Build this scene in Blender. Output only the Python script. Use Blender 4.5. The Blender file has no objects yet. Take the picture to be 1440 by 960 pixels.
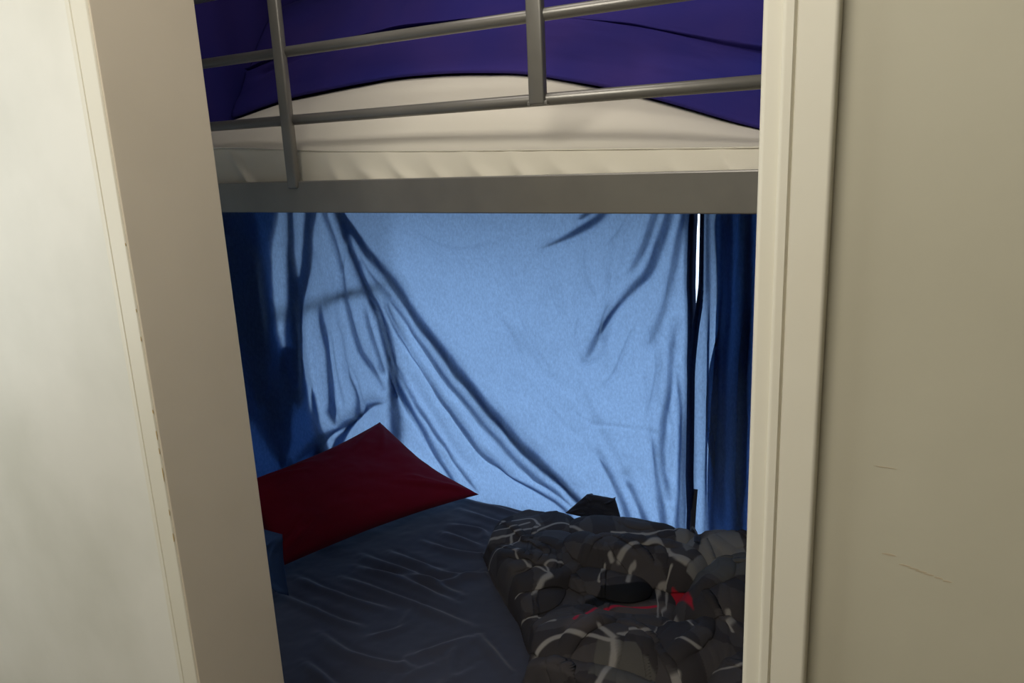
import bpy, bmesh, math, base64, zlib
import numpy as np
from mathutils import Matrix, Vector, noise

# ------------------------------------------------------------------ camera
SC = bpy.context.scene
cam_d = bpy.data.cameras.new('camera'); cam = bpy.data.objects.new('camera', cam_d)
SC.collection.objects.link(cam); SC.camera = cam
cam_d.sensor_width = 36; cam_d.lens = 36 * 1090 / 1440; cam_d.clip_start = .02
# rows: world X, Y, Z axes written in camera axes (right, down, forward)
RW = [(0.85702712, 0.08678842, -0.50790973), (0.51338579, -0.22807208, 0.82729569), (-0.04404035, -0.96976848, -0.2400199)]
M = Matrix([(r[0], -r[1], -r[2], 0) for r in RW] + [(0, 0, 0, 1)])
cam.matrix_world = Matrix.Translation((0, 0, 1.5)) @ M

# ------------------------------------------------------------------ light and exposure
vs = SC.view_settings
SC.display_settings.display_device = 'sRGB'
vs.view_transform = 'Standard'; vs.look = 'None'; vs.gamma = 1; vs.use_curve_mapping = False
vs.exposure = 0.0
W = bpy.data.worlds.new('sky'); SC.world = W; W.use_nodes = True
bg = W.node_tree.nodes['Background']; bg.inputs[1].default_value = 3.0
wt = W.node_tree; g_ = wt.nodes.new('ShaderNodeTexCoord'); sx_ = wt.nodes.new('ShaderNodeSeparateXYZ'); rp_ = wt.nodes.new('ShaderNodeValToRGB'); mr_ = wt.nodes.new('ShaderNodeMapRange')
wt.links.new(g_.outputs['Generated'], sx_.inputs[0]); wt.links.new(sx_.outputs['Z'], mr_.inputs[0]); mr_.inputs[1].default_value = -.5; mr_.inputs[2].default_value = .5
wt.links.new(mr_.outputs[0], rp_.inputs[0]); wt.links.new(rp_.outputs[0], bg.inputs[0])
rp_.color_ramp.elements[0].position = .15; rp_.color_ramp.elements[0].color = (.10, .12, .13, 1)
rp_.color_ramp.elements[1].position = .42; rp_.color_ramp.elements[1].color = (.66, .82, 1, 1)
def area(name, loc, direction, sx, sy, power, color, portal=False):
    d = bpy.data.lights.new(name, 'AREA'); d.shape = 'RECTANGLE'; d.size = sx; d.size_y = sy; d.energy = power; d.color = color
    o = bpy.data.objects.new(name, d); SC.collection.objects.link(o); o.location = loc
    o.rotation_euler = Vector(direction).to_track_quat('-Z', 'Y').to_euler()
    if portal: d.cycles.is_portal = True
    return o
area('window_portal', (-1.14, 2.55, .83), (0, -1, 0), 2.75, 1.3, 1, (1, 1, 1), True)
area('window_portal', (-2.66, 1.81, .86), (1, 0, 0), 1.25, 1.3, 1, (1, 1, 1), True)  # portal of the added end-wall window
area('hall_daylight', (-2.45, -.15, 1.5), (.85, .55, -.05), .7, 1.3, 16.0, (.97, 1, .95))
area('hall_ceiling_glow', (-.48, -.10, 2.50), (0, .5, -.8), .8, .8, 31.0, (1, .94, .84))
area('bedroom_added_fill', (-.75, 1.04, 2.50), (0, .15, -1), 1.0, .3, 4.2, (1, .92, .88))  # added fill, no lamp there; lifts the top of the upper mattress

# ------------------------------------------------------------------ materials
def mat(name, color, rough=.6, metal=0, spec=.5, bump=None, var=None, coat=0, sheen=0):
    m = bpy.data.materials.new(name); m.use_nodes = True; nt = m.node_tree; b = nt.nodes['Principled BSDF']
    b.inputs['Base Color'].default_value = (*color, 1); b.inputs['Roughness'].default_value = rough
    b.inputs['Metallic'].default_value = metal; b.inputs['Specular IOR Level'].default_value = spec
    b.inputs['Coat Weight'].default_value = coat; b.inputs['Sheen Weight'].default_value = sheen
    tc = nt.nodes.new('ShaderNodeTexCoord')
    if var:                      # (scale, colour, amount, stretch)
        n = nt.nodes.new('ShaderNodeTexNoise'); n.inputs['Scale'].default_value = var[0]; n.inputs['Detail'].default_value = 5
        nt.links.new(tc.outputs['Object'], n.inputs['Vector'])
        r = nt.nodes.new('ShaderNodeMapRange'); r.inputs[1].default_value = .4; r.inputs[2].default_value = .7; r.inputs[4].default_value = var[2]
        nt.links.new(n.outputs['Fac'], r.inputs[0])
        x = nt.nodes.new('ShaderNodeMix'); x.data_type = 'RGBA'; x.inputs[6].default_value = (*color, 1); x.inputs[7].default_value = (*var[1], 1)
        nt.links.new(r.outputs[0], x.inputs[0]); nt.links.new(x.outputs[2], b.inputs['Base Color'])
    if bump:
        n = nt.nodes.new('ShaderNodeTexNoise'); n.inputs['Scale'].default_value = bump[0]; n.inputs['Detail'].default_value = 4
        nt.links.new(tc.outputs['Object'], n.inputs['Vector'])
        k = nt.nodes.new('ShaderNodeBump'); k.inputs['Strength'].default_value = bump[1]; k.inputs['Distance'].default_value = bump[2]
        nt.links.new(n.outputs['Fac'], k.inputs['Height']); nt.links.new(k.outputs[0], b.inputs['Normal'])
    return m

m_wall = mat('darkened painted plaster', (.45, .425, .33), .55, bump=(45, .15, .002), var=(3.0, (.40, .375, .285), .8))  # same paint as the left wall, darkened so the colour carries the dimmer light
m_wall_lit = mat('lightened painted plaster', (.68, .665, .60), .5, bump=(45, .12, .002), var=(4.0, (.57, .56, .49), .8))  # left wall copy of that paint, lightened to carry the stronger hall light
m_gloss = mat('cream gloss paint', (.64, .61, .51), .5, bump=(25, .08, .002), var=(6, (.62, .58, .47), .7))
m_reveal = mat('cream lining paint', (.66, .59, .47), .45, bump=(60, .1, .001), var=(7, (.61, .545, .43), .6))
m_chip = mat('bare chipped wood', (.42, .30, .13), .8)
m_scratch = mat('scuff mark', (.40, .34, .24), .8)
m_room = mat('bedroom plaster', (.60, .59, .56), .8, bump=(40, .1, .002))
m_floor = mat('brown laminate', (.16, .10, .06), .5, var=(4, (.10, .06, .035), 1))
m_metal = mat('dark grey enamelled metal', (.23, .222, .20), .36, metal=.45, bump=(120, .08, .0005), var=(9, (.18, .173, .16), .6))
m_white = mat('off white sheet', (.74, .70, .59), .85, bump=(260, .15, .001), sheen=.2)
m_navy = mat('navy blue bedding', (.019, .020, .17), .85, spec=.15, bump=(300, .25, .001), var=(3, (.044, .028, .17), .9))
m_slate = mat('slate blue sheet', (.029, .031, .050), .75, spec=.4, bump=(320, .2, .001), sheen=.2)
m_maroon = mat('maroon cotton', (.17, .003, .014), .9, spec=.15, bump=(300, .3, .001), sheen=.04)
m_bluecloth = mat('dark blue cloth', (.02, .05, .13), .85, bump=(200, .2, .001))
m_black = mat('black navy fabric', (.008, .010, .022), .8, bump=(250, .2, .001), sheen=.1)
m_frame = mat('white window frame', (.8, .8, .78), .4)
m_slat = mat('plywood slat', (.35, .25, .14), .6)

def curtain_material(name, tcol, dcol):
    m = bpy.data.materials.new(name); m.use_nodes = True; nt = m.node_tree; nt.nodes.clear()
    out = nt.nodes.new('ShaderNodeOutputMaterial'); mix = nt.nodes.new('ShaderNodeMixShader')
    t = nt.nodes.new('ShaderNodeBsdfTranslucent'); d = nt.nodes.new('ShaderNodeBsdfDiffuse')
    tc = nt.nodes.new('ShaderNodeTexCoord')
    mp = nt.nodes.new('ShaderNodeMapping'); mp.inputs['Scale'].default_value = (1, 1, .45)
    nt.links.new(tc.outputs['Object'], mp.inputs[0])
    n = nt.nodes.new('ShaderNodeTexNoise'); n.inputs['Scale'].default_value = 190; n.inputs['Detail'].default_value = 6; n.inputs['Roughness'].default_value = .7
    nt.links.new(mp.outputs[0], n.inputs['Vector'])
    r = nt.nodes.new('ShaderNodeMapRange'); r.inputs[1].default_value = .3; r.inputs[2].default_value = .7; r.inputs[3].default_value = .82; r.inputs[4].default_value = 1.18
    nt.links.new(n.outputs['Fac'], r.inputs[0])
    for sh, c in ((t, tcol), (d, dcol)):
        x = nt.nodes.new('ShaderNodeVectorMath'); x.operation = 'SCALE'; x.inputs[0].default_value = c
        nt.links.new(r.outputs[0], x.inputs['Scale']); nt.links.new(x.outputs[0], sh.inputs['Color'])
    mix.inputs[0].default_value = .35
    nt.links.new(t.outputs[0], mix.inputs[1]); nt.links.new(d.outputs[0], mix.inputs[2]); nt.links.new(mix.outputs[0], out.inputs[0])
    return m
m_curtain = curtain_material('thin blue cotton', (.29, .42, .63), (.08, .14, .27))
m_hem = curtain_material('dark navy hem tape', (.05, .07, .14), (.015, .02, .04))

def glass_material():
    m = bpy.data.materials.new('window glass'); m.use_nodes = True; nt = m.node_tree; nt.nodes.clear()
    out = nt.nodes.new('ShaderNodeOutputMaterial'); mix = nt.nodes.new('ShaderNodeMixShader')
    t = nt.nodes.new('ShaderNodeBsdfTransparent'); g = nt.nodes.new('ShaderNodeBsdfGlossy'); g.inputs['Roughness'].default_value = .02
    mix.inputs[0].default_value = .06
    nt.links.new(t.outputs[0], mix.inputs[1]); nt.links.new(g.outputs[0], mix.inputs[2]); nt.links.new(mix.outputs[0], out.inputs[0])
    return m
m_glass = glass_material()

# ------------------------------------------------------------------ helpers
def obj(name, bm_or_me, m, parent=None, smooth=False, kind=None):
    if isinstance(bm_or_me, bmesh.types.BMesh):
        me = bpy.data.meshes.new(name); bm_or_me.to_mesh(me); bm_or_me.free()
    else: me = bm_or_me
    if m: me.materials.append(m)
    if smooth:
        for p in me.polygons: p.use_smooth = True
    o = bpy.data.objects.new(name, me); SC.collection.objects.link(o)
    if parent:
        o.parent = parent
        o.matrix_parent_inverse = Matrix.Translation(parent.location).inverted()
    if kind: o['kind'] = kind
    return o
def tag(o, label, cat, group=None):
    o['label'] = label; o['category'] = cat
    if group: o['group'] = group
    return o
def thing(name, loc, label, cat, group=None):
    o = bpy.data.objects.new(name, None); o.location = loc; o.empty_display_size = .05
    SC.collection.objects.link(o); return tag(o, label, cat, group)
def box(bm, x0, x1, y0, y1, z0, z1, bevel=0):
    r = bmesh.ops.create_cube(bm, size=1); vs_ = r['verts']
    for v in vs_: v.co = Vector(((x0 + x1) / 2 + v.co.x * (x1 - x0), (y0 + y1) / 2 + v.co.y * (y1 - y0), (z0 + z1) / 2 + v.co.z * (z1 - z0)))
    if bevel:
        es = list({e for v in vs_ for e in v.link_edges})
        bmesh.ops.bevel(bm, geom=es, offset=bevel, segments=3, affect='EDGES', profile=.5)
def bx(*a, bevel=0):
    bm = bmesh.new(); box(bm, *a, bevel=bevel); return bm
def tube(bm, pts, rx, ry=None, seg=16, cap=True):
    """swept elliptical tube; rx across, ry along the second axis"""
    ry = ry or rx; rings = []
    pts = [Vector(p) for p in pts]
    for i, p in enumerate(pts):
        t = (pts[min(i + 1, len(pts) - 1)] - pts[max(i - 1, 0)]).normalized()
        up = Vector((0, 1, 0)) if abs(t.y) < .9 else Vector((0, 0, 1))
        a = t.cross(up).normalized(); b = a.cross(t).normalized()
        rings.append([bm.verts.new(p + a * math.cos(q) * rx + b * math.sin(q) * ry) for q in [2 * math.pi * k / seg for k in range(seg)]])
    for r0, r1 in zip(rings, rings[1:]):
        for k in range(seg): bm.faces.new((r0[k], r0[(k + 1) % seg], r1[(k + 1) % seg], r1[k]))
    if cap: bm.faces.new(rings[0][::-1]); bm.faces.new(rings[-1])
def grid_mesh(name, P, uv=None, close=False):
    n, k = P.shape[:2]; idx = np.arange(n * k).reshape(n, k)
    F = np.stack([idx[:-1, :-1], idx[1:, :-1], idx[1:, 1:], idx[:-1, 1:]], -1).reshape(-1, 4)
    me = bpy.data.meshes.new(name); me.from_pydata(P.reshape(-1, 3).tolist(), [], F.tolist())
    if uv is not None:
        l = me.uv_layers.new(name='UVMap'); li = np.empty(len(me.loops), dtype=np.int32); me.loops.foreach_get('vertex_index', li)
        l.data.foreach_set('uv', uv.reshape(-1, 2)[li].astype(np.float32).ravel())
    return me
def extrude_profile(name, prof, z0, z1, m, parent=None, kind=None):
    """prof: closed list of (x, y); straight prism"""
    bm = bmesh.new(); a = [bm.verts.new((x, y, z0)) for x, y in prof]; b = [bm.verts.new((x, y, z1)) for x, y in prof]; n = len(prof)
    for i in range(n): bm.faces.new((a[i], a[(i + 1) % n], b[(i + 1) % n], b[i]))
    bm.faces.new(a[::-1]); bm.faces.new(b); bmesh.ops.recalc_face_normals(bm, faces=bm.faces)
    return obj(name, bm, m, parent, kind=kind)
# smooth random field, numpy
def vnoise(x, y, seed=0):
    rng = np.random.default_rng(seed); T = rng.random((64, 64))
    xi = np.floor(x).astype(int); yi = np.floor(y).astype(int); fx = x - xi; fy = y - yi
    fx = fx * fx * (3 - 2 * fx); fy = fy * fy * (3 - 2 * fy)
    g = lambda a, b: T[a % 64, b % 64]
    return (g(xi, yi) * (1 - fx) * (1 - fy) + g(xi + 1, yi) * fx * (1 - fy) + g(xi, yi + 1) * (1 - fx) * fy + g(xi + 1, yi + 1) * fx * fy) * 2 - 1
def fbm(x, y, seed=0, o=3): return sum(vnoise(x * 2 ** i, y * 2 ** i, seed + i) / 2 ** i for i in range(o))
def smooth_poly(pts, n=40):
    """Catmull-Rom through pts of any dimension"""
    P = np.array(pts, float)
    if len(P) < 3: t = np.linspace(0, 1, n)[:, None]; return P[0] * (1 - t) + P[-1] * t
    Q = np.vstack([2 * P[0] - P[1], P, 2 * P[-1] - P[-2]]); out = []
    per = max(2, n // (len(P) - 1))
    for i in range(len(P) - 1):
        p0, p1, p2, p3 = Q[i:i + 4]
        for t in np.linspace(0, 1, per, endpoint=False):
            out.append(.5 * ((2 * p1) + (-p0 + p2) * t + (2 * p0 - 5 * p1 + 4 * p2 - p3) * t * t + (-p0 + 3 * p1 - 3 * p2 + p3) * t ** 3))
    out.append(P[-1]); return np.array(out)
def crease(A, B, pts, amp, w, asym=0, taper=(1, 1)):
    """ridge field along polyline; asym moves a soft shoulder to one side"""
    L = smooth_poly(pts, 36); best = np.full(A.shape, 1e9); side = np.zeros(A.shape); tt = np.zeros(A.shape)
    for i in range(len(L) - 1):
        p, q = L[i], L[i + 1]; d = q - p; l2 = d @ d + 1e-12
        t = np.clip(((A - p[0]) * d[0] + (B - p[1]) * d[1]) / l2, 0, 1)
        dx = A - p[0] - t * d[0]; dy = B - p[1] - t * d[1]; dist = np.hypot(dx, dy)
        m = dist < best; best = np.where(m, dist, best); side = np.where(m, np.sign(d[0] * dy - d[1] * dx), side); tt = np.where(m, (i + t) / (len(L) - 1), tt)
    ww = w * (1 + asym * side)
    env = np.sin(np.clip(tt, .02, .98) * math.pi) ** .5 if taper == 'both' else taper[0] * (1 - tt) + taper[1] * tt
    return amp * env * np.exp(-(best / ww) ** 2)

# ------------------------------------------------------------------ setting: wall with the doorway
YW, YF = .62, .775            # hall face and bedroom face of the wall
XL, XR = -.981, -.125         # opening
ZT = 2.55
obj('wall_left', bx(-3.2, XL, YW + .012, YF, 0, ZT), m_wall_lit, kind='structure')
obj('wall_right', bx(XR + .02, 1.6, YW + .012, YF, 0, ZT), m_wall, kind='structure')
obj('wall_front', bx(XL, XR + .02, YW + .012, YF, 2.30, ZT), m_wall, kind='structure')
# timber lining of the left reveal, its near edge and the casing with a bead
obj('trim_1', bx(XL, XL + .006, YW + .002, YF + .004, 0, 2.30, bevel=.0015), m_reveal, kind='structure')
def arc(cx, cy, r, a0, a1, n=7): return [(cx + r * math.cos(math.radians(a0 + (a1 - a0) * k / n)), cy + r * math.sin(math.radians(a0 + (a1 - a0) * k / n))) for k in range(n + 1)]
# left casing: flat board with a rounded outer edge, groove and round arris at the opening
y0 = YW
lc = [(XL + .004, YW + .012), (XL + .004, y0 + .003)] + arc(XL + .001, y0 + .003, .003, 0, -90)[1:] + \
     [(XL - .030, y0), (XL - .0315, y0 + .0025), (XL - .033, y0), (XL - .040, y0 + .001)] + arc(XL - .042, y0 + .007, .006, -90, -180) + [(XL - .049, YW + .012)]
o = extrude_profile('trim_2', lc, 0, 2.30, m_gloss, kind='structure')
# right: lining edge with a bullnose, a step, then the casing board
XI = -.154
rc = [(XI + .012, YF), (XI, YF)] + arc(XI + .006, y0 + .010, .006, 180, 270) + [(XI + .016, y0 + .003)] + arc(XI + .0195, y0 + .002, .0035, 180, 270) + \
     [(XI + .0245, y0 - .0015), (XI + .026, y0 + .0018), (XI + .0275, y0 - .0015), (XI + .050, y0 - .0015)] + arc(XI + .052, y0 + .0015, .003, -90, 0) + [(XI + .055, y0 + .012), (XI + .014, y0 + .012)]
extrude_profile('trim_3', rc, 0, 2.30, m_gloss, kind='structure')
obj('trim_4', bx(XL - .045, XI + .05, YW - .002, YF, 2.30, 2.35, bevel=.003), m_gloss, kind='structure')
# chips in the paint along the left arris, slim flakes of bare wood
rng = np.random.default_rng(4)
def flakes(name, spots, m, label, parent=None):
    bm = bmesh.new()
    for (x, y, z, w, h) in spots:
        n = 9; c = [bm.verts.new((x + math.cos(2 * math.pi * k / n) * w * rng.uniform(.5, 1), y, z + math.sin(2 * math.pi * k / n) * h * rng.uniform(.6, 1))) for k in range(n)]
        f = bm.faces.new(c)
    r = bmesh.ops.extrude_face_region(bm, geom=bm.faces[:])
    for v in r['geom']:
        if isinstance(v, bmesh.types.BMVert): v.co.y += .0006
    bmesh.ops.recalc_face_normals(bm, faces=bm.faces)
    return obj(name, bm, m, kind='structure')
flakes('trim_5', [(XL + .003, YW - .0002, z, .0012, h) for z, h in ((1.165, .004), (1.13, .009), (1.105, .006), (1.07, .012), (1.01, .006), (1.31, .003), (1.27, .004), (1.4, .002), (.97, .008))], m_chip, '')
flakes('trim_6', [(.0 + .006 * k - .03, YW + .0118, 1.1645 - .0012 * k, .005, .0009) for k in range(6)] + [(-.042, YW + .0118, 1.171, .006, .0012), (-.05, YW + .0118, 1.245, .010, .0005)], m_scratch, '')

# hall box
obj('floor', bx(-3.3, 1.7, -1.6, 2.6, -.05, 0), m_floor, kind='structure')
obj('ceiling', bx(-3.3, 1.7, -1.6, 2.6, ZT, ZT + .05), m_wall, kind='structure')
obj('wall_back', bx(-3.2, 1.6, -1.45, -1.35, 0, ZT), m_wall, kind='structure')
EY0, EY1, EZ0, EZ1 = 1.20, 2.42, .22, 1.50
for nm, a in (('wall_hall_end', (-3.3, -3.2, -1.45, YF, 0, ZT)), ('wall_end_near', (-2.65, -2.55, YF, EY0, 0, ZT)), ('wall_end_below', (-2.65, -2.55, EY0, EY1, 0, EZ0)), ('wall_end_above', (-2.65, -2.55, EY0, EY1, EZ1, ZT))):
    obj(nm, bx(*a), m_room, kind='structure')
w2 = thing('added_window', (-2.60, 1.8, EZ0), 'unseen window added in the end wall to light the pillow end curtain', 'window'); w2['kind'] = 'structure'  # unseen window, added to brighten the curtain at the bed end
bm = bmesh.new()
for a in ((EY0, EY1, EZ0, EZ0 + .04), (EY0, EY1, EZ1 - .04, EZ1), (EY0, EY0 + .04, EZ0 + .04, EZ1 - .04), (EY1 - .04, EY1, EZ0 + .04, EZ1 - .04)):
    box(bm, -2.63, -2.58, a[0], a[1], a[2], a[3], bevel=.003)
obj('window_frame', bm, m_frame, w2)
obj('window_pane', bx(-2.608, -2.602, EY0 + .04, EY1 - .04, EZ0 + .04, EZ1 - .04), m_glass, w2)
obj('wall_far_end', bx(1.6, 1.7, -1.45, 2.6, 0, ZT), m_room, kind='structure')
# bedroom outer wall with its window behind the bed
YO = 2.42; WX0, WX1, WZ0, WZ1 = -2.50, .22, .22, 1.44
for nm, a in (('wall_window_left', (-2.65, WX0, YO, YO + .12, 0, ZT)), ('wall_window_right', (WX1, 1.6, YO, YO + .12, 0, ZT)),
              ('wall_window_below', (WX0, WX1, YO, YO + .12, 0, WZ0)), ('wall_window_above', (WX0, WX1, YO, YO + .12, WZ1, ZT))):
    obj(nm, bx(*a), m_room, kind='structure')
wn = thing('window_1', (-1.3, YO + .06, WZ0), 'wide low window behind the blue curtain', 'window'); wn['kind'] = 'structure'
bm = bmesh.new()
for a in ((WX0, WX1, WZ0, WZ0 + .04), (WX0, WX1, WZ1 - .04, WZ1), (WX0, WX0 + .04, WZ0 + .04, WZ1 - .04), (WX1 - .04, WX1, WZ0 + .04, WZ1 - .04)):
    box(bm, a[0], a[1], YO + .03, YO + .08, a[2], a[3], bevel=.003)
obj('window_frame', bm, m_frame, wn)
obj('window_pane', bx(WX0 + .04, WX1 - .04, YO + .052, YO + .058, WZ0 + .04, WZ1 - .04), m_glass, wn)

# ------------------------------------------------------------------ bunk bed
BX0, BX1, BY0, BY1 = -1.84, .16, 1.20, 2.14
bed = thing('bunk_bed', (BX0, BY0, 0), 'dark grey metal bunk bed with guard rails around the upper bunk', 'bed')
def bar(name, a, b, rx, ry=None, m=m_metal, parent=bed, seg=16):
    bm = bmesh.new(); tube(bm, [a, b], rx, ry, seg); return obj(name, bm, m, parent, smooth=False) if seg < 8 else obj(name, bm, m, parent, smooth=True)
for x in (BX0, BX1):
    for y in (BY0 + .012, BY1):
        bar('post', (x, y, 0), (x, y, 2.02), .021)
obj('side_rail', bx(BX0 + .015, BX1 - .015, BY0, BY0 + .022, 1.389, 1.455, bevel=.0025), m_metal, bed)
obj('side_rail', bx(BX0 + .015, BX1 - .015, BY1 - .012, BY1 + .012, 1.375, 1.44, bevel=.0025), m_metal, bed)
obj('side_rail', bx(BX0 + .015, BX1 - .015, .890, .912, .14, .19, bevel=.0025), m_metal, bed)
for x in (BX0, BX1): bar('leg', (x, .901, 0), (x, .901, .20), .018)
obj('side_rail', bx(BX0 + .015, BX1 - .015, BY1 - .012, BY1 + .012, .14, .19, bevel=.0025), m_metal, bed)
for z in (1.580, 1.7145): bar('guard_rail', (BX0, BY0 + .012, z), (BX1, BY0 + .012, z), .0105)
bar('guard_rail', (BX0, BY0 + .012, 1.85), (BX1, BY0 + .012, 1.85), .0125)
for z in (1.62, 1.85): bar('guard_rail', (BX0, BY1, z), (BX1, BY1, z), .0115)
obj('guard_upright', bx(-1.278, -1.249, BY0 - .006, BY0 + .010, 1.44, 1.85, bevel=.005), m_metal, bed, smooth=True)
obj('guard_upright', bx(-.679, -.650, BY0 - .006, BY0 + .010, 1.572, 1.85, bevel=.003), m_metal, bed, smooth=True)
for a in ((-.684, -.676), (-.653, -.645)): obj('weld', bx(*a, BY0 - .003, BY0 + .006, 1.570, 1.578, bevel=.002), m_metal, bed)
for x in (BX0, BX1):
    obj('end_rail', bx(x - .011, x + .011, BY0 + .03, BY1 - .015, 1.385, 1.425, bevel=.0025), m_metal, bed)
    obj('end_rail', bx(x - .011, x + .011, .912, BY1 - .015, .15, .19, bevel=.0025), m_metal, bed)
    xr = x + .012 if x < 0 else x
    bar('end_rail', (xr, BY0 + .02, 1.062), (xr, BY1 - .015, 1.062), .013)
    for z in (1.6, 2.0): bar('end_rail', (x, BY0 + .03, z), (x, BY1 - .015, z), .0115)
slat_me = None
for z in (1.395, .15):
    if z < 1: slat_me = None; SL0 = .912
    else: SL0 = BY0 + .022
    for k in range(13):
        x = BX0 + .09 + k * .15
        if slat_me is None:
            so = obj('slat', bx(-.03, .03, SL0, BY1 - .012, 0, .012, bevel=.002), m_slat, bed); slat_me = so.data
            so.location = (x, 0, z)
        else:
            so = bpy.data.objects.new('slat', slat_me); SC.collection.objects.link(so); so.parent = bed
            so.matrix_parent_inverse = Matrix.Translation(bed.location).inverted(); so.location = (x, 0, z)

# ------------------------------------------------------------------ upper mattress: white sheeted, crowned, front face with diagonal tucks
mt = thing('mattress', (-.84, 1.66, 1.409), 'white sheeted mattress bulging on the upper bunk', 'mattress')
nx = 260
xs = np.linspace(-1.782, .12, nx)
zedge = np.interp(xs, [-1.8, -1.48, -1.2, -.84, -.31, .12], [1.538, 1.532, 1.513, 1.501, 1.486, 1.478])
crown = np.interp(xs, [-1.8, -1.77, -1.58, -1.38, -1.2, -1.04, -.86, -.66, -.556, -.384, -.25, .12], [1.60, 1.615, 1.648, 1.663, 1.672, 1.668, 1.652, 1.607, 1.576, 1.518, 1.484, 1.482])
kk = np.ones(15) / 15; crown = np.convolve(np.pad(crown, 7, 'edge'), kk, 'valid'); zedge = np.convolve(np.pad(zedge, 7, 'edge'), kk, 'valid')
ny1, ny2, ny3 = 26, 60, 30
rows = []
zb = 1.411
for j in range(ny1):            # front face bottom to top, slightly puffed
    t = j / (ny1 - 1); z = zb + (zedge - zb) * t
    y = 1.238 - .008 * math.sin(math.pi * t)
    rows.append(np.stack([xs, np.full(nx, y), z], -1))
for j in range(1, ny2):         # crown up to the bedding edge
    t = j / (ny2 - 1); y = 1.245 + .27 * t
    g = t * t * (3 - 2 * t) * .35 + t * .65
    rows.append(np.stack([xs, np.full(nx, y), zedge + (crown - zedge) * g], -1))
for j in range(1, ny3):
    t = j / (ny3 - 1); y = 1.515 + .60 * t
    rows.append(np.stack([xs, np.full(nx, y), crown + (1.50 - crown) * (t * t * (3 - 2 * t))], -1))
rows.append(np.stack([xs, np.full(nx, 2.115), np.full(nx, zb)], -1))
rows.append(rows[0].copy())
P = np.array(rows)
# tucks on the front face run down to the right; they pull the sheet in and out
A = P[..., 0]; B = P[..., 2]; d = np.zeros(A.shape); front = np.zeros(A.shape); front[:ny1 + 3] = 1; front[ny1 + 3:ny1 + 10] = np.linspace(1, 0, 7)[:, None]
for k, x in enumerate([-1.62, -1.46, -1.31, -1.17, -1.08, -.99, -.90, -.80, -.71, -.62, -.53, -.42, -.33, -.22, -.1]):
    r = np.random.default_rng(k); l = .05 + .05 * r.random(); h = zedge[np.argmin(abs(xs - x))]
    d += crease(A, B, [(x - l * .6, h + .0), (x, h - .045), (x + l, zb - .02)], .013 * (.6 + r.random() * .6), .009 + .006 * r.random(), taper=(.1, 1))
P[..., 1] += (.004 - .013 * np.tanh(d / .013)) * front
roll = np.zeros(A.shape); roll[ny1 - 3:ny1 + 2] = 1
P[..., 2] += .0015 * fbm(A * 6, P[..., 1] * 6 + 3, 5) * (1 - front) * (np.arange(len(P))[:, None] < ny1 + ny2 + ny3)
# sit inside the frame; ends closed
o = obj('sheet', grid_mesh('sheet', P), m_white, mt, smooth=True)
bm = bmesh.new(); bm.from_mesh(o.data); bmesh.ops.remove_doubles(bm, verts=bm.verts, dist=1e-5); bmesh.ops.holes_fill(bm, edges=[e for e in bm.edges if e.is_boundary]); bmesh.ops.recalc_face_normals(bm, faces=bm.faces); bm.to_mesh(o.data); bm.free()
# seam piping along the front top edge
bm = bmesh.new(); tube(bm, [(x, 1.2405, z + .0005) for x, z in zip(xs[::4], zedge[::4])], .0016, seg=6); obj('seam', bm, m_white, mt, smooth=True)

# navy duvet heaped at the back of the upper bunk
nx2, nj = 240, 130
xs2 = np.linspace(-1.780, .11, nx2); cr2 = np.interp(xs2, xs, crown)
t = np.linspace(0, 1, nj)
# section: thin hem on the sheet, steep face with two soft tiers, over the top and down behind
sec = [(1.497, .003), (1.493, .008), (1.497, .016), (1.52, .045), (1.545, .085), (1.56, .115), (1.575, .135), (1.573, .15), (1.59, .175), (1.64, .26), (1.70, .34), (1.80, .40), (1.92, .42), (2.02, .36), (2.085, .22), (2.09, .05)]
S = smooth_poly(sec, nj); nj = len(S)
P = np.zeros((nj, nx2, 3)); X = np.broadcast_to(xs2, (nj, nx2)); J = np.linspace(0, 1, nj)[:, None] * np.ones((1, nx2))
base = cr2[None, :] * (1 - np.clip(J * 1.6 - .6, 0, 1)) + 1.5 * np.clip(J * 1.6 - .6, 0, 1)
wob = fbm(X * 2.2, J * 3, 9) * .018 + fbm(X * 5, J * 11, 21) * .008
wob += crease(X, J, [(-1.7, .30), (-1.2, .37), (-.8, .42), (-.3, .44)], -.016, .030) + crease(X, J, [(-1.8, .42), (-1.3, .47), (-.9, .53)], .014, .02) + crease(X, J, [(-1.8, .38), (-1.5, .42), (-1.0, .47)], -.012, .012)
wob += crease(X, J, [(-.75, .22), (-.45, .24), (0, .20)], .008, .02) + crease(X, J, [(-.7, .14), (-.35, .12)], .006, .016)
wob *= np.clip((J - .10) / .2, 0, 1)
P[..., 0] = X; P[..., 1] = S[:, 0:1] - wob; P[..., 2] = base + S[:, 1:2] + wob * .15
P[-1, :, 2] = 1.52
yb = np.linspace(2.08, 1.50, 40)[:, None] * np.ones((1, nx2)); g = np.clip((yb - 1.515) / .60, 0, 1); g = g * g * (3 - 2 * g)
P = np.concatenate([P, np.stack([np.broadcast_to(xs2, yb.shape), yb, cr2[None] + (1.50 - cr2[None]) * g + .007], -1), P[:1]])
duv = obj('duvet', grid_mesh('duvet', P), m_navy, smooth=True)
bm = bmesh.new(); bm.from_mesh(duv.data); bmesh.ops.remove_doubles(bm, verts=bm.verts, dist=1e-5); bmesh.ops.holes_fill(bm, edges=[e for e in bm.edges if e.is_boundary], sides=0); bmesh.ops.recalc_face_normals(bm, faces=bm.faces); bm.to_mesh(duv.data); bm.free()
tag(duv, 'navy blue duvet heaped on the white mattress of the upper bunk', 'duvet')

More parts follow.
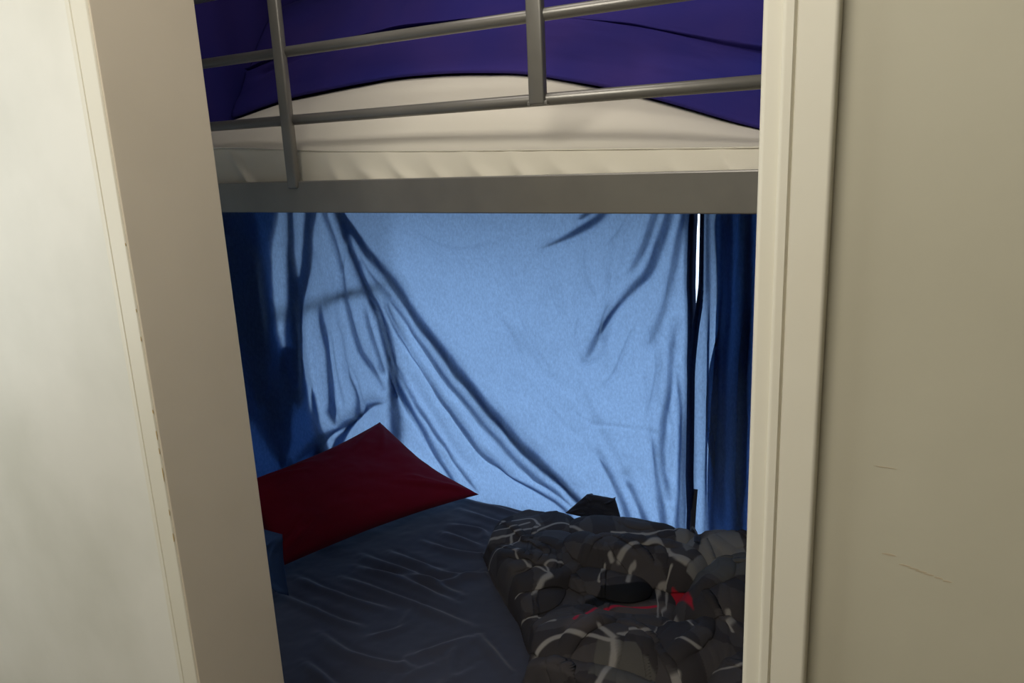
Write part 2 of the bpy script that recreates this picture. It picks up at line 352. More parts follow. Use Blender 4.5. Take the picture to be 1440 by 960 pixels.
# navy cloth hung down inside the left end of the upper bunk
yy = np.linspace(1.235, 2.10, 90); T = np.linspace(0, 1, 70); Yg, Tg = np.meshgrid(yy, T, indexing='ij')
Xg = -1.805 + .004 * np.sin(Yg * 38 + Tg * 2) + .004 * fbm(Yg * 7, Tg * 3, 14)
P = np.stack([Xg, Yg, 1.47 + .545 * Tg], -1); bk = P[:, ::-1].copy(); bk[..., 0] -= .003 + .0 * bk[..., 0]
P = np.concatenate([P, bk], 1); P = np.concatenate([P, P[:, :1]], 1)
uc = obj('hanging_cloth', grid_mesh('hanging_cloth', P), m_navy, smooth=True)
tag(uc, 'navy cloth hanging inside the left end of the upper bunk', 'cloth')

# shape of the duvet heap on the lower bunk (the sheet lies flat under it)
LOBES = [  # (x0, y0, x1, y1, radius, height): rounded rolls of quilt lying over one another
 (-1.00, 1.60, -.95, 1.72, .150, .088), (-1.10, 1.78, -1.04, 1.88, .105, .072), (-.93, 1.50, -.90, 1.56, .085, .058),
 (-.86, 1.765, -.62, 1.80, .085, .112), (-.92, 1.90, -.68, 1.945, .085, .088), (-.80, 1.66, -.70, 1.665, .055, .070),
 (-.74, 1.39, -.60, 1.43, .105, .092), (-.50, 1.46, -.44, 1.54, .105, .094), (-.78, 1.49, -.56, 1.53, .052, .068),
 (-.47, 1.66, -.43, 1.80, .105, .128), (-.55, 1.90, -.42, 1.94, .095, .118), (-.20, 1.45, -.20, 1.85, .22, .135),
 (-.70, 1.28, -.40, 1.28, .08, .075), (-.30, 1.32, .0, 1.32, .12, .10), (-.02, 1.55, -.02, 1.9, .12, .12)]
CREASES = [([(-1.13, 1.66), (-1.02, 1.62), (-.92, 1.64)], .010), ([(-1.08, 1.74), (-.98, 1.73), (-.90, 1.70)], .009), ([(-1.02, 1.52), (-.97, 1.60), (-.96, 1.70)], .008),
 ([(-.92, 1.55), (-.88, 1.62), (-.86, 1.70)], .010), ([(-.85, 1.83), (-.74, 1.80), (-.62, 1.83)], .008), ([(-.84, 1.73), (-.75, 1.75), (-.64, 1.74)], .010), ([(-.72, 1.84), (-.66, 1.78), (-.63, 1.72)], .010),
 ([(-.66, 1.49), (-.70, 1.42), (-.72, 1.32)], .010), ([(-.66, 1.49), (-.58, 1.44), (-.50, 1.36)], .010), ([(-.66, 1.49), (-.78, 1.45), (-.83, 1.38)], .008), ([(-.50, 1.40), (-.46, 1.50), (-.47, 1.58)], .010),
 ([(-.52, 1.62), (-.47, 1.72), (-.50, 1.84)], .012), ([(-.42, 1.62), (-.43, 1.74), (-.40, 1.86)], .008), ([(-.60, 1.93), (-.52, 1.88), (-.44, 1.88)], .010), ([(-.82, 1.58), (-.70, 1.575), (-.58, 1.60)], .006), ([(-.90, 1.95), (-.80, 1.92), (-.70, 1.95)], .007)]
EDGE = [(-1.20, 1.99), (-1.24, 1.86), (-1.165, 1.69), (-1.05, 1.575), (-.91, 1.46), (-.825, 1.37), (-.78, 1.25), (-.6, 1.235), (0, 1.235), (.08, 1.26), (.09, 1.6), (.08, 1.98), (-.3, 1.995), (-.8, 1.995), (-.95, 2.0)]
def inside_dist(X, Y, poly):
    """distance to the outline, positive inside"""
    d = np.full(X.shape, 9.); ins = np.zeros(X.shape, bool); n = len(poly)
    for i in range(n):
        (ax, ay), (bx_, by) = poly[i], poly[(i + 1) % n]; ex, ey = bx_ - ax, by - ay
        t = np.clip(((X - ax) * ex + (Y - ay) * ey) / (ex * ex + ey * ey), 0, 1)
        d = np.minimum(d, np.hypot(X - ax - t * ex, Y - ay - t * ey))
        c = ((ay > Y) != (by > Y)) & (X < (bx_ - ax) * (Y - ay) / (by - ay + 1e-12) + ax); ins ^= c
    return np.where(ins, d, -d)
def heap(X, Y):
    Xw = X + .018 * fbm(X * 6, Y * 6, 51, 2); Yw = Y + .018 * fbm(X * 6 + 9, Y * 6, 52, 2)
    h = np.full(X.shape, .036); e1 = np.zeros(X.shape)
    for x0, y0_, x1, y1, r, H in LOBES:
        dx, dy = x1 - x0, y1 - y0_; t = np.clip(((Xw - x0) * dx + (Yw - y0_) * dy) / (dx * dx + dy * dy + 1e-9), 0, 1)
        q = np.hypot(Xw - x0 - t * dx, Yw - y0_ - t * dy) / r
        l = H * np.clip(1 - q ** 2.2, 0, 1) ** .55; k = .006
        m = np.maximum(h, l); h = m + k * .25 * np.exp(-np.abs(h - l) / k)
    for pts, a in CREASES: h = h + crease(X, Y, pts, a, .012, 0, 'both') - crease(X, Y, [(p + .018, q - .012) for p, q in pts], a * .6, .013, 0, 'both')
    h = h + .003 * fbm(X * 13, Y * 13, 61, 3) - .008 * np.exp(-(np.abs(fbm(X * 6 + Y * 3, Y * 2.5 - X * 1.5, 71, 1)) / .07) ** 1.3) + .006 * np.exp(-(np.abs(fbm(X * 5 - Y * 3, Y * 9 + X * 6, 73, 1)) / .06) ** 1.2) + .002 * np.exp(-(np.abs(fbm(X * 14 + Y * 8, Y * 5 - X * 4, 75, 1)) / .08) ** 1.2)
    d = inside_dist(Xw, Yw, EDGE)
    return h * np.clip(d / .035, 0, 1) ** .5, d


# ------------------------------------------------------------------ lower mattress with its fitted sheet
lm = thing('mattress', (-.84, 1.5, .162), 'lower bunk mattress in a wrinkled slate blue fitted sheet', 'mattress')
nx, ny = 420, 300
xs = np.linspace(-1.755, .12, nx); ys = np.linspace(.925, 2.052, ny)
X, Y = np.meshgrid(xs, ys, indexing='ij')
Z = np.full(X.shape, .335) + .005 * fbm(X * 3, Y * 3, 2) + .0016 * fbm(X * 16, Y * 16, 8)
CR = [[(-1.606, 1.369), (-1.416, 1.352), (-1.254, 1.36)], [(-1.488, 1.428), (-1.261, 1.415), (-1.014, 1.4)], [(-1.494, 1.494), (-1.278, 1.485), (-1.11, 1.463)],
      [(-1.458, 1.604), (-1.314, 1.584), (-1.237, 1.588)], [(-.988, 1.374), (-1.043, 1.295), (-1.077, 1.229), (-1.056, 1.171)], [(-.988, 1.374), (-.993, 1.296), (-.941, 1.199)],
      [(-.982, 1.377), (-.904, 1.331), (-.831, 1.289)], [(-1.382, 1.821), (-1.272, 1.834), (-1.234, 1.792)], [(-1.582, 1.283), (-1.384, 1.265), (-1.27, 1.268)],
      [(-1.435, 1.489), (-1.216, 1.532), (-1.142, 1.636)], [(-1.196, 1.404), (-1.18, 1.314), (-1.232, 1.235)], [(-1.45, 2.0), (-1.25, 1.98), (-1.05, 1.97)], [(-1.42, 1.93), (-1.2, 1.9), (-1.0, 1.93)],
      [(-1.40, 1.70), (-1.26, 1.69), (-1.13, 1.73)], [(-1.38, 1.77), (-1.22, 1.75)], [(-1.3, 1.56), (-1.15, 1.60), (-1.05, 1.70)], [(-1.52, 1.55), (-1.3, 1.53), (-1.12, 1.50)],
      [(-1.35, 1.20), (-1.2, 1.17), (-1.05, 1.20)], [(-1.02, 1.25), (-1.05, 1.12), (-1.0, 1.02)], [(-.93, 1.28), (-.95, 1.15), (-.88, 1.03)], [(-1.3, 1.10), (-1.15, 1.06)]]
for k, c in enumerate(CR):
    Z += crease(X, Y, c, .011, .015, 0, 'both'); Z -= crease(X, Y, [(a, b + .02) for a, b in c], .006, .011, 0, 'both')
edge = np.minimum(np.minimum(X + 1.755, .12 - X), np.minimum(Y - .925, 2.052 - Y)); Z -= .045 * (1 - np.clip(edge / .045, 0, 1)) ** 2.2
Z = np.where(inside_dist(X, Y, EDGE) > -.01, np.minimum(Z, .339), Z)
ax_, ay_ = -1.755 + .12, 2.052 - .12; qx, qy = np.maximum(ax_ - X, 0), np.maximum(Y - ay_, 0); hh = np.hypot(qx, qy) + 1e-9; kq = np.maximum(qx, qy) / hh
X = np.where((qx > 0) & (qy > 0), ax_ - qx * kq, X); Y = np.where((qx > 0) & (qy > 0), ay_ + qy * kq, Y)
P = np.stack([X, Y, Z], -1)
# skirt down the four sides
me = grid_mesh('fitted_sheet', P); bm = bmesh.new(); bm.from_mesh(me)
r = bmesh.ops.extrude_edge_only(bm, edges=[e for e in bm.edges if e.is_boundary])
for v in r['geom']:
    if isinstance(v, bmesh.types.BMVert): v.co.z = .164
bmesh.ops.holes_fill(bm, edges=[e for e in bm.edges if e.is_boundary], sides=0); bmesh.ops.recalc_face_normals(bm, faces=bm.faces)
obj('fitted_sheet', bm, m_slate, lm, smooth=True)

# ------------------------------------------------------------------ curtains
XE, YB, RC = -1.80, 2.09, .12; AL = RC * math.pi / 2
def cpath(s):
    """plan of the hung cloth: along the bed end, round the corner post, along the back"""
    s = np.asarray(s, float)
    x = np.where(s < 0, XE, np.where(s < AL, XE + RC - RC * np.cos(np.clip(s, 0, AL) / RC), XE + RC + s - AL))
    y = np.where(s < 0, YB - RC + s, np.where(s < AL, YB - RC + RC * np.sin(np.clip(s, 0, AL) / RC), YB))
    nx_ = np.where(s < 0, 1., np.where(s < AL, np.cos(np.clip(s, 0, AL) / RC), 0.)); ny_ = -np.where(s < 0, 0., np.where(s < AL, np.sin(np.clip(s, 0, AL) / RC), 1.))
    return x, y, nx_, ny_
FOLDS = [  # (points in (along, height), half width start, end, depth)
 ([(-.115, 1.38), (-.106, 1.321), (.017, 1.186), (.101, 1.09), (.256, .895), (.461, .683), (.618, .558), (.832, .386), (.90, .23)], .020, .015, 2),
 ([(.085, 1.02), (.091, .97), (.17, .831), (.268, .705), (.449, .5), (.567, .442), (.763, .346), (.80, .23)], .004, .009, 1),
 ([(.03, 1.0), (.06, .884), (.111, .694), (.223, .511), (.333, .338), (.40, .23)], .010, .012, 1),
 ([(-.13, 1.38), (-.119, 1.323), (-.0, 1.049), (.075, .88), (.085, .647), (.085, .40)], .008, .024, 2),
 ([(-.175, 1.38), (-.166, 1.327), (-.121, 1.174), (-.093, 1.034), (-.056, .876), (.043, .691)], .005, .007, 1),
 ([(-.21, 1.38), (-.221, 1.332), (-.268, 1.195), (-.325, 1.099), (-.360, .95), (-.373, .80)], .030, .016, 2),
 ([(-.32, 1.39), (-.326, 1.342), (-.355, 1.094), (-.380, .853), (-.39, .76)], .012, .03, 2),
 ([(-.235, 1.06), (-.233, .98), (-.23, .887), (-.225, .76), (-.24, .66)], .008, .022, 1),
 ([(.037, .645), (-.06, .665), (-.119, .648), (-.28, .636), (-.42, .60)], .004, .012, 1),
 ([(-.14, .82), (-.10, .72), (-.13, .65), (-.20, .62)], .004, .014, 1),
 ([(.96, 1.38), (.913, 1.30), (.82, 1.245), (.713, 1.203)], .016, .003, 1),
 ([(1.135, 1.38), (1.117, 1.287), (1.073, 1.159), (1.02, 1.10), (.957, 1.034), (.90, .94), (.86, .86)], .012, .005, 1),
 ([(1.165, 1.38), (1.159, 1.287), (1.124, 1.088), (1.07, .93)], .010, .003, 1),
 ([(1.075, .65), (1.09, .5), (1.115, .23)], .003, .010, 1),
 ([(.90, .56), (.96, .44), (1.02, .23)], .004, .012, 1),
 ([(1.172, 1.38), (1.178, 1.0), (1.17, .6), (1.165, .23)], .004, .003, 1),
]
FOLDS += [([(-.52, 1.50), (-.51, 1.1), (-.48, .86), (-.46, .58)], .16, .045, 2), ([(-.02, 1.16), (.12, 1.0), (.30, .78), (.50, .585), (.66, .46), (.80, .36)], .004, .008, 1),
 ([(.09, .80), (.19, .63), (.31, .47), (.42, .33)], .006, .008, 1), ([(1.14, 1.0), (1.12, .8), (1.10, .62), (1.12, .45)], .006, .006, 1),  ([(-.02, 1.0), (.02, .86), (.045, .75)], .004, .008, 1), ([(-.30, .62), (-.38, .56), (-.48, .52), (-.6, .50)], .02, .03, 1),
 ([(-.66, 1.39), (-.64, 1.0), (-.62, .62), (-.60, .40)], .20, .20, 1), ([(-.02, .655), (-.14, .63), (-.27, .56), (-.40, .50), (-.5, .48)], .006, .045, 1), ([(-.30, .80), (-.31, .68), (-.30, .56)], .012, .03, 1), ([(-.40, .96), (-.39, .78), (-.37, .60), (-.36, .40)], .05, .11, 1),
 ([(1.10, 1.38), (1.06, 1.24), (1.01, 1.14)], .008, .004, 1), ([(.93, 1.38), (.90, 1.33), (.84, 1.29)], .02, .006, 1), ([(.99, .50), (1.03, .40), (1.06, .31)], .006, .010, 1), ([(1.15, .86), (1.158, .6), (1.15, .28)], .005, .009, 1)]
SOFT0 = [([(.50, 1.02), (.60, .90), (.66, .80)], .005, .007), ([(.62, .98), (.70, .86), (.735, .82)], .005, .007), ([(.95, 1.06), (.92, .98), (.915, .90)], .006, .006), ([(.915, .90), (.87, .86), (.82, .90)], .006, .006), ([(.84, 1.0), (.83, .93), (.86, .87)], .005, .006),
 ([(1.02, .98), (.98, .90), (.95, .83), (.90, .77)], .007, .007), ([(.74, 1.10), (.77, 1.02), (.80, .98)], .004, .006), ([(.86, 1.2), (.87, 1.1), (.90, 1.04)], .005, .007), ([(.80, .70), (.86, .66), (.96, .655), (1.1, .66)], .004, .006), ([(.88, .62), (.90, .56), (.93, .52)], .005, .006),
 ([(1.06, 1.0), (1.09, .9), (1.08, .8), (1.05, .7)], .006, .007), ([(1.12, .74), (1.13, .64), (1.12, .52)], .006, .007), ([(.68, .74), (.76, .66), (.84, .60)], .005, .008), ([(.20, 1.26), (.40, 1.20), (.60, 1.24)], .004, .012), ([(1.02, 1.33), (.98, 1.26), (.94, 1.22)], .006, .009),
 ([(.12, .92), (.24, .74), (.40, .54), (.50, .45)], .007, .009), ([(.22, .86), (.40, .66), (.58, .49)], .006, .009), ([(.05, .80), (.14, .60), (.22, .46)], .006, .008), ([(-.20, .95), (-.19, .8), (-.17, .68)], .007, .009), ([(-.28, 1.02), (-.27, .85), (-.26, .70)], .007, .010), ([(-.10, .80), (-.08, .7), (-.11, .62)], .007, .009)]
SOFT = [([(.646, .88), (.71, .82), (.776, .771)], .004, .014), ([(1.005, 1.081), (.95, .98), (.917, .858)], -.006, .018), ([(1.0, 1.28), (.96, 1.15), (.93, 1.0), (.90, .86)], .006, .02),
        ([(.55, 1.1), (.62, .95), (.70, .83)], -.004, .02), ([(1.10, .98), (1.09, .8), (1.07, .62)], .006, .016), ([(1.13, .9), (1.15, .6), (1.16, .4)], -.006, .016), ([(.86, .70), (.92, .60), (.99, .47)], .005, .016),
        ([(.80, .86), (.86, .78), (.90, .66)], -.005, .02), ([(1.04, .88), (1.03, .74), (1.0, .62)], -.004, .014), ([(.78, 1.20), (.76, 1.1), (.80, .98)], .003, .014), ([(-.08, 1.25), (-.15, 1.05)], .004, .01),
        ([(-.45, 1.3), (-.47, 1.0), (-.45, .7)], .012, .03), ([(-.30, .98), (-.29, .8), (-.28, .66)], -.008, .02), ([(-.16, 1.0), (-.14, .8), (-.12, .7)], .008, .018),
        ([(0, 1.05), (.30, .76), (.58, .50), (.72, .42)], .010, .03), ([(.14, .78), (.30, .54), (.42, .40)], .010, .02)]
def relief(S_, Z_):
    d = .016 * fbm(S_ * 4, Z_ * 3, 31) + .0045 * fbm(S_ * 15 + Z_ * 5, Z_ * 9, 77)
    for pts, w0, w1, n in FOLDS: d = d + crease(S_, Z_, pts, .010 * n ** .5, (w0 + w1) * .75 + .006)
    for pts, a, w_ in SOFT: d = d + crease(S_, Z_, pts, 1.7 * a, w_ * 1.1, 0, 'both')
    for pts, a, w_ in SOFT0: d = d + crease(S_, Z_, pts, 1.25 * a, w_, .35, 'both')
    d = np.maximum(d + .006, -.001)
    return d * np.clip((Z_ - .30) / .14, .12, 1)
def shift0(z): return 0 * z
def shift2(z): t = np.clip((1.12 - z) / .28, 0, 1); return -.0185 * t * t * (3 - 2 * t)
def build_curtain(name, s0, s1, z0fn, ztop, ns, nz, folds, rel, label, shift=shift0):
    s = np.linspace(s0, s1, ns); Sg, T = np.meshgrid(s, np.linspace(0, 1, nz), indexing='ij')
    z0 = z0fn(Sg); Zg = z0 + (ztop - z0) * T
    x, y, a, b = cpath(Sg + shift(Zg)); d = rel(Sg, Zg)
    P = np.stack([x + a * d, y + b * d, Zg], -1)
    idx = np.arange(ns * nz).reshape(ns, nz); V = P.reshape(-1, 3).tolist()
    F = np.stack([idx[:-1, :-1], idx[1:, :-1], idx[1:, 1:], idx[:-1, 1:]], -1).reshape(-1, 4).tolist()
    # gathered cloth: each pleat doubles the cloth up behind the visible face
    rg = np.random.default_rng(12)
    for pts, w0, w1, n in folds:
        L = smooth_poly(pts, 60); m_ = len(L); tt = np.linspace(0, 1, m_)
        tan = np.gradient(L, axis=0); tan /= np.linalg.norm(tan, axis=1)[:, None] + 1e-9; nor = np.stack([-tan[:, 1], tan[:, 0]], -1)
        for layer in range(n):
            wl = (w0 + (w1 - w0) * tt) * (1 - .40 * layer)
            wl = wl * (1 + .18 * np.sin(tt * 9 + rg.uniform(0, 6))) * np.clip(np.minimum(tt, 1 - tt) / .12 + .12, 0, 1)
            sh = .25 * wl * np.sin(tt * 5 + rg.uniform(0, 6))
            k = 12; base = len(V)
            for i in range(m_):
                for q in range(k):
                    an = 2 * math.pi * q / k
                    off = wl[i] * math.cos(an) + sh[i]; dep = -.007 - .006 * layer - .0018 * (1 + math.sin(an))
                    ps = L[i, 0] + nor[i, 0] * off; pz = min(max(L[i, 1] + nor[i, 1] * off, .222), ztop)
                    V.append((ps, pz, dep))
            for i in range(m_ - 1):
                for q in range(k):
                    F.append([base + i * k + q, base + i * k + (q + 1) % k, base + (i + 1) * k + (q + 1) % k, base + (i + 1) * k + q])
    V = np.array(V, float)
    if len(V) > ns * nz:
        Q = V[ns * nz:]; x, y, a, b = cpath(Q[:, 0]); dd = rel(Q[:, 0], Q[:, 1]) + Q[:, 2]
        V[ns * nz:] = np.stack([x + a * dd, y + b * dd, Q[:, 1]], -1)
    me = bpy.data.meshes.new(name); me.from_pydata(V.tolist(), [], F)
    o = obj(name, me, m_curtain, smooth=True); tag(o, label, 'curtain'); return o
cl = build_curtain('curtain', -.92, 1.192, lambda s: .22 + 0 * s, 1.372, 470, 230, FOLDS, relief,
                   'large thin blue cloth hung behind and around the pillow end of the lower bunk')
def hem(parent, s0, s1, z0, z1, rel, shift=shift0, lift=0):
    s = np.linspace(s0, s1, 8); Sg, Zg = np.meshgrid(s, np.linspace(z0, z1, 160), indexing='ij'); fr = []
    for dep in (.004, -.004, -.009, -.013):
        x, y, a, b = cpath(Sg + shift(Zg)); d = rel(Sg, Zg) + dep + lift * np.clip((1.12 - Zg) / .12, 0, 1); fr.append(np.stack([x + a * d, y + b * d, Zg], -1))
    bm = bmesh.new()
    for P in fr:
        me = grid_mesh('t', P); bm.from_mesh(me)
    return obj('hem', bm, m_hem, parent, smooth=True)
hem(cl, 1.178, 1.194, .22, 1.372, relief)
def rel2(S_, Z_): 
    u = S_ - 1.2; return (.012 + .014 * np.sin(u * 62 + .5 * np.sin(Z_ * 3)) + .006 * np.sin(u * 141 + Z_ * 2) + .003 * fbm(S_ * 8, Z_ * 3, 3)) * np.clip((Z_ - .36) / .2, .2, 1)
F2 = [([(1.262, 1.38), (1.262, .9), (1.258, .23)], .014, .018, 2), ([(1.33, 1.38), (1.34, .9), (1.33, .23)], .012, .02, 2), ([(1.235, 1.38), (1.236, .9), (1.232, .23)], .003, .004, 1), ([(1.42, 1.38), (1.42, .23)], .02, .02, 2), ([(1.37, 1.45), (1.37, .16)], .10, .10, 1), ([(1.285, 1.40), (1.29, .8), (1.28, .2)], .012, .010, 1), ([(1.6, 1.38), (1.6, .23)], .02, .02, 2)]
c2 = build_curtain('curtain', 1.212, 1.93, lambda s: .22 + 0 * s, 1.372, 220, 160, F2, rel2, 'narrow gathered blue cloth hanging right of the bright gap behind the lower bunk', shift2)
hem(c2, 1.2085, 1.224, .22, 1.372, rel2, shift2, .024)

# ------------------------------------------------------------------ maroon pillow leaning in the corner
def pillow(name, A, Bc, Cc, D, thick, m, seed, sink=None, n=70, bw=.06):
    A, Bc, Cc, D = map(np.array, (A, Bc, Cc, D)); u = np.linspace(0, 1, n); U, V = np.meshgrid(u, u, indexing='ij')
    def bow(e): return bw * np.sin(math.pi * e)
    Uu = U + bow(V) * (1 - 2 * U); Vv = V + bow(U) * (1 - 2 * V)
    c = (1 - Uu)[..., None] * (1 - Vv)[..., None] * A + Uu[..., None] * (1 - Vv)[..., None] * Bc + Uu[..., None] * Vv[..., None] * Cc + (1 - Uu)[..., None] * Vv[..., None] * D
    nr = np.cross(Bc - A, D - A); nr = nr / np.linalg.norm(nr)
    e = 4 * U * (1 - U) * 4 * V * (1 - V); th = thick * np.clip(e, 0, 1) ** .42
    th = th * (1 + .12 * fbm(U * 3, V * 3, seed)) + .004 * fbm(U * 8, V * 8, seed + 3) * np.clip(e * 4, 0, 1)
    for k in range(8):
        r = np.random.default_rng(seed * 7 + k); cx, cy = [(0, 0), (1, 0), (1, 1), (0, 1)][k % 4]; a = math.atan2(.5 - cy, .5 - cx) + r.uniform(-.5, .5)
        th = th + crease(U, V, [(cx + .06 * math.cos(a), cy + .06 * math.sin(a)), (cx + .2 * math.cos(a), cy + .2 * math.sin(a)), (cx + .4 * math.cos(a), cy + .4 * math.sin(a))], .010, .022, 0, 'both')
    top = c + nr * th[..., None]; bot = c - nr * (th * .55)[..., None]
    for Q in (top, bot):
        if sink is not None: Q[..., 2] = np.maximum(Q[..., 2], sink)
    bm = bmesh.new(); bm.from_mesh(grid_mesh('t', top)); bm.from_mesh(grid_mesh('t', bot[:, ::-1]))
    bmesh.ops.remove_doubles(bm, verts=bm.verts, dist=.0006); bmesh.ops.recalc_face_normals(bm, faces=bm.faces)
    return obj(name, bm, m, smooth=True)
pl = pillow('pillow', (-1.372, 1.98, .382), (-1.752, 1.945, .595), (-1.750, 1.33, .605), (-1.640, 1.28, .380), .070, m_maroon, 5, sink=.343)
tag(pl, 'dark red pillow propped against the blue cloth on the lower bunk', 'pillow')
bb = pillow('blanket', (-1.515, 1.262, .362), (-1.510, 1.262, .545), (-1.73, 1.262, .555), (-1.73, 1.262, .362), .024, m_bluecloth, 9, sink=.343, n=40, bw=.03)
tag(bb, 'dark blue folded blanket beside the red pillow at the door jamb', 'blanket')

# ------------------------------------------------------------------ checked duvet thrown in a heap on the lower bunk
PAT = {  # printed lines and patches, as they lie on the heap: kind, half width, points
'line': [(.0042, [(-1.12, 1.642), (-1.075, 1.66), (-1.059, 1.736), (-1.041, 1.817), (-.994, 1.886), (-.918, 1.856)]), (.0042, [(-1.102, 1.744), (-1.051, 1.671), (-.971, 1.593), (-.935, 1.601), (-.896, 1.593)]),
 (.0055, [(-.896, 1.593), (-.907, 1.561), (-.903, 1.514)]), (.004, [(-.896, 1.593), (-.926, 1.626), (-.915, 1.646), (-.894, 1.654)]), (.0045, [(-1.20, 1.86), (-1.143, 1.819), (-1.096, 1.851), (-1.054, 1.827)]),
 (.004, [(-1.162, 1.754), (-1.123, 1.774), (-1.091, 1.829)]), (.0055, [(-1.156, 1.72), (-1.11, 1.739), (-1.085, 1.782), (-1.057, 1.82)]), (.004, [(-1.20, 1.85), (-1.15, 1.716)]),
 (.008, [(-.759, 1.73), (-.732, 1.768), (-.697, 1.799), (-.671, 1.807), (-.626, 1.78), (-.59, 1.774)]), (.006, [(-.784, 1.734), (-.774, 1.725)]), (.0065, [(-.711, 1.737), (-.72, 1.723), (-.704, 1.663)]),
 (.004, [(-.772, 1.639), (-.778, 1.647), (-.788, 1.714)]), (.005, [(-.618, 1.758), (-.622, 1.738), (-.64, 1.724)]), (.003, [(-.645, 1.721), (-.62, 1.66), (-.582, 1.548)]), (.003, [(-.629, 1.726), (-.605, 1.668), (-.585, 1.599)]),
 (.0065, [(-.764, 1.301), (-.764, 1.318), (-.742, 1.351), (-.688, 1.38), (-.628, 1.394)]), (.008, [(-.684, 1.426), (-.627, 1.402)]), (.008, [(-.623, 1.393), (-.612, 1.356), (-.602, 1.26)]), (.0055, [(-.622, 1.415), (-.605, 1.444), (-.569, 1.454)]),
 (.0055, [(-.558, 1.464), (-.565, 1.523), (-.547, 1.586)]), (.005, [(-.496, 1.453), (-.471, 1.451), (-.45, 1.458)]), (.005, [(-.54, 1.598), (-.484, 1.519)]), (.005, [(-.798, 1.39), (-.773, 1.4)]), (.004, [(-.892, 1.445), (-.839, 1.467)]),
 (.008, [(-.473, 1.383), (-.46, 1.33)]), (.006, [(-.433, 1.603), (-.404, 1.543)]), (.004, [(-.937, 1.503), (-.927, 1.509)]), (.004, [(-.84, 1.87), (-.74, 1.90), (-.66, 1.96)]), (.004, [(-.30, 1.3), (-.25, 1.6), (-.3, 1.95)]), (.004, [(-.1, 1.3), (-.08, 1.9)]), (.004, [(-.4, 1.62), (0, 1.6)]), (.004, [(-.4, 1.42), (.05, 1.4)])],
'tan': [(.024, [(-.722, 1.40), (-.704, 1.50), (-.664, 1.582), (-.612, 1.628)])],
'red': [(.0038, [(-.735, 1.42), (-.724, 1.559), (-.668, 1.596), (-.618, 1.637)])]}
POLY = [('tone', [(-.57, 1.755), (-.45, 1.86), (-.38, 1.80), (-.46, 1.67), (-.54, 1.69)]), ('tone', [(-.66, 1.38), (-.63, 1.28), (-.50, 1.28), (-.50, 1.36), (-.58, 1.41)]), ('black', [(-.775, 1.545), (-.76, 1.633), (-.701, 1.655), (-.649, 1.722), (-.629, 1.669), (-.686, 1.614), (-.737, 1.575)]), ('redfill', [(-.605, 1.732), (-.571, 1.725), (-.495, 1.590), (-.583, 1.670)]),
 ('grey', [(-.671, 1.914), (-.66, 2.0), (-.592, 1.98), (-.587, 1.858), (-.600, 1.80)]), ('grey', [(-.565, 2.0), (-.50, 1.95), (-.45, 1.86), (-.56, 1.755), (-.585, 1.76), (-.570, 1.85)])]
gx = np.linspace(-1.262, .11, 620); gy = np.linspace(1.21, 2.05, 420); X, Y = np.meshgrid(gx, gy, indexing='ij')
H, D = heap(X, Y)
blocks = .5 + .5 * np.sign(np.sin(X * 26 + Y * 9 + 3 * vnoise(X * 5, Y * 5, 91)) * np.sin(Y * 24 - X * 8 + 3 * vnoise(X * 5, Y * 5, 92)))
col = np.zeros(X.shape + (3,)); col[:] = (.030, .026, .027); col += blocks[..., None] * np.array((.020, .018, .0175))
def lay(mask, c):
    global col
    col = col * (1 - mask[..., None]) + np.array(c) * mask[..., None]
for nm, pg in POLY:
    m_ = np.clip(inside_dist(X, Y, pg) / .002 + .5, 0, 1); lay(m_, {'black': (.004, .004, .005), 'redfill': (.30, .008, .02), 'grey': (.15, .145, .137), 'tone': (.075, .070, .062)}[nm])
def ln(w, pts): return np.clip(crease(X, Y, pts, 1, w * 1.15) * 2.2 - .35, 0, 1)
for w_, p_ in PAT['tan']: lay(ln(w_, p_), (.075, .060, .054))
for w_, p_ in PAT['red']: lay(ln(w_, p_), (.38, .012, .035))
for w_, p_ in PAT['line']: lay(ln(w_ * .66, p_), (.24, .225, .205))
gX, gY = np.gradient(H, gx, gy); gm = np.hypot(gX, gY) + 1e-6; k_ = .016 * np.tanh(gm) / gm
inn = np.clip(D / .03, 0, 1)
P = np.stack([X - gX * k_ * inn, Y - gY * k_ * inn, .343 + H], -1)
keep = D > -.004
idx = np.arange(X.size).reshape(X.shape)
q = keep[:-1, :-1] & keep[1:, :-1] & keep[1:, 1:] & keep[:-1, 1:]
F = np.stack([idx[:-1, :-1], idx[1:, :-1], idx[1:, 1:], idx[:-1, 1:]], -1)[q]
used, inv = np.unique(F, return_inverse=True); F = inv.reshape(-1, 4)
V = P.reshape(-1, 3)[used]; CC = col.reshape(-1, 3)[used]
me = bpy.data.meshes.new('duvet'); me.from_pydata(V.tolist(), [], F.tolist())
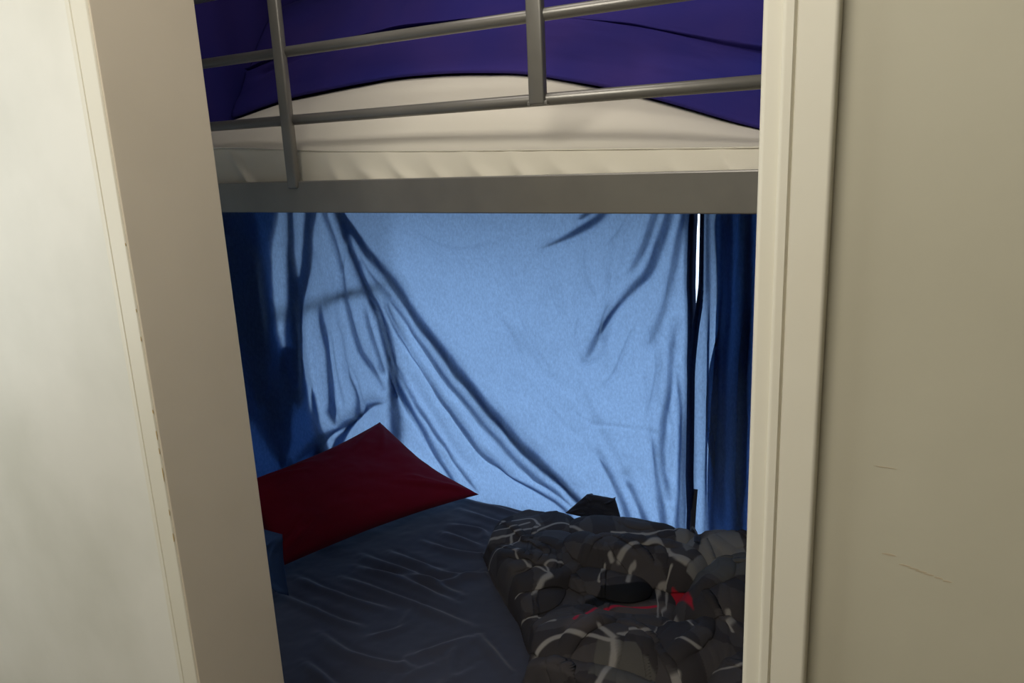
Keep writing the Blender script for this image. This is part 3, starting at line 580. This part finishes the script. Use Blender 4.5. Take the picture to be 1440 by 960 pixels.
at = me.color_attributes.new('print', 'FLOAT_COLOR', 'POINT'); at.data.foreach_set('color', np.concatenate([CC, np.ones((len(CC), 1))], 1).astype(np.float32).ravel())
m_check = mat('checked cotton print', (.04, .04, .04), .8, spec=.25, bump=(280, .25, .001))
nt = m_check.node_tree; an = nt.nodes.new('ShaderNodeAttribute'); an.attribute_name = 'print'; nt.links.new(an.outputs['Color'], nt.nodes['Principled BSDF'].inputs['Base Color'])
bm = bmesh.new(); bm.from_mesh(me)
r = bmesh.ops.extrude_edge_only(bm, edges=[e for e in bm.edges if e.is_boundary])
for v in r['geom']:
    if isinstance(v, bmesh.types.BMVert): v.co.z = .3425
bmesh.ops.holes_fill(bm, edges=[e for e in bm.edges if e.is_boundary], sides=0); bmesh.ops.recalc_face_normals(bm, faces=bm.faces); bm.to_mesh(me); bm.free()
qd = obj('duvet', me, m_check, smooth=True)
tag(qd, 'crumpled charcoal duvet with pale check lines and a red stripe on the lower bunk', 'duvet')

gm_ = pillow('folded_garment', (-1.075, 2.03, .356), (-.995, 2.032, .438), (-.900, 2.032, .441), (-.875, 2.03, .356), .020, m_black, 3, n=50, bw=.0)
tag(gm_, 'black folded garment behind the checked duvet against the blue cloth', 'clothing')

# dark tape of the curtain edge lying down over the duvet
bm = bmesh.new(); pts_ = np.array([(-.662, 2.075), (-.655, 2.03), (-.640, 1.99), (-.622, 1.95), (-.605, 1.91), (-.592, 1.875), (-.582, 1.845)]); pts_ = smooth_poly(pts_, 60)
hz = np.max([heap(pts_[:, 0] + q_, pts_[:, 1] + r_)[0] for q_ in (-.02, -.01, 0, .01, .02) for r_ in (-.025, -.012, 0, .012, .025)], axis=0); hz = .341 + np.maximum(hz, 0) + .009; hz[0:12] = np.linspace(.52, hz[12], 12); kz = np.ones(9) / 9; hz = np.convolve(np.pad(hz, 4, 'edge'), kz, 'valid')
tube(bm, [(x, y, z) for (x, y), z in zip(pts_, hz)], .008, .0022, seg=10); obj('edge_tape', bm, m_black, c2, smooth=True)
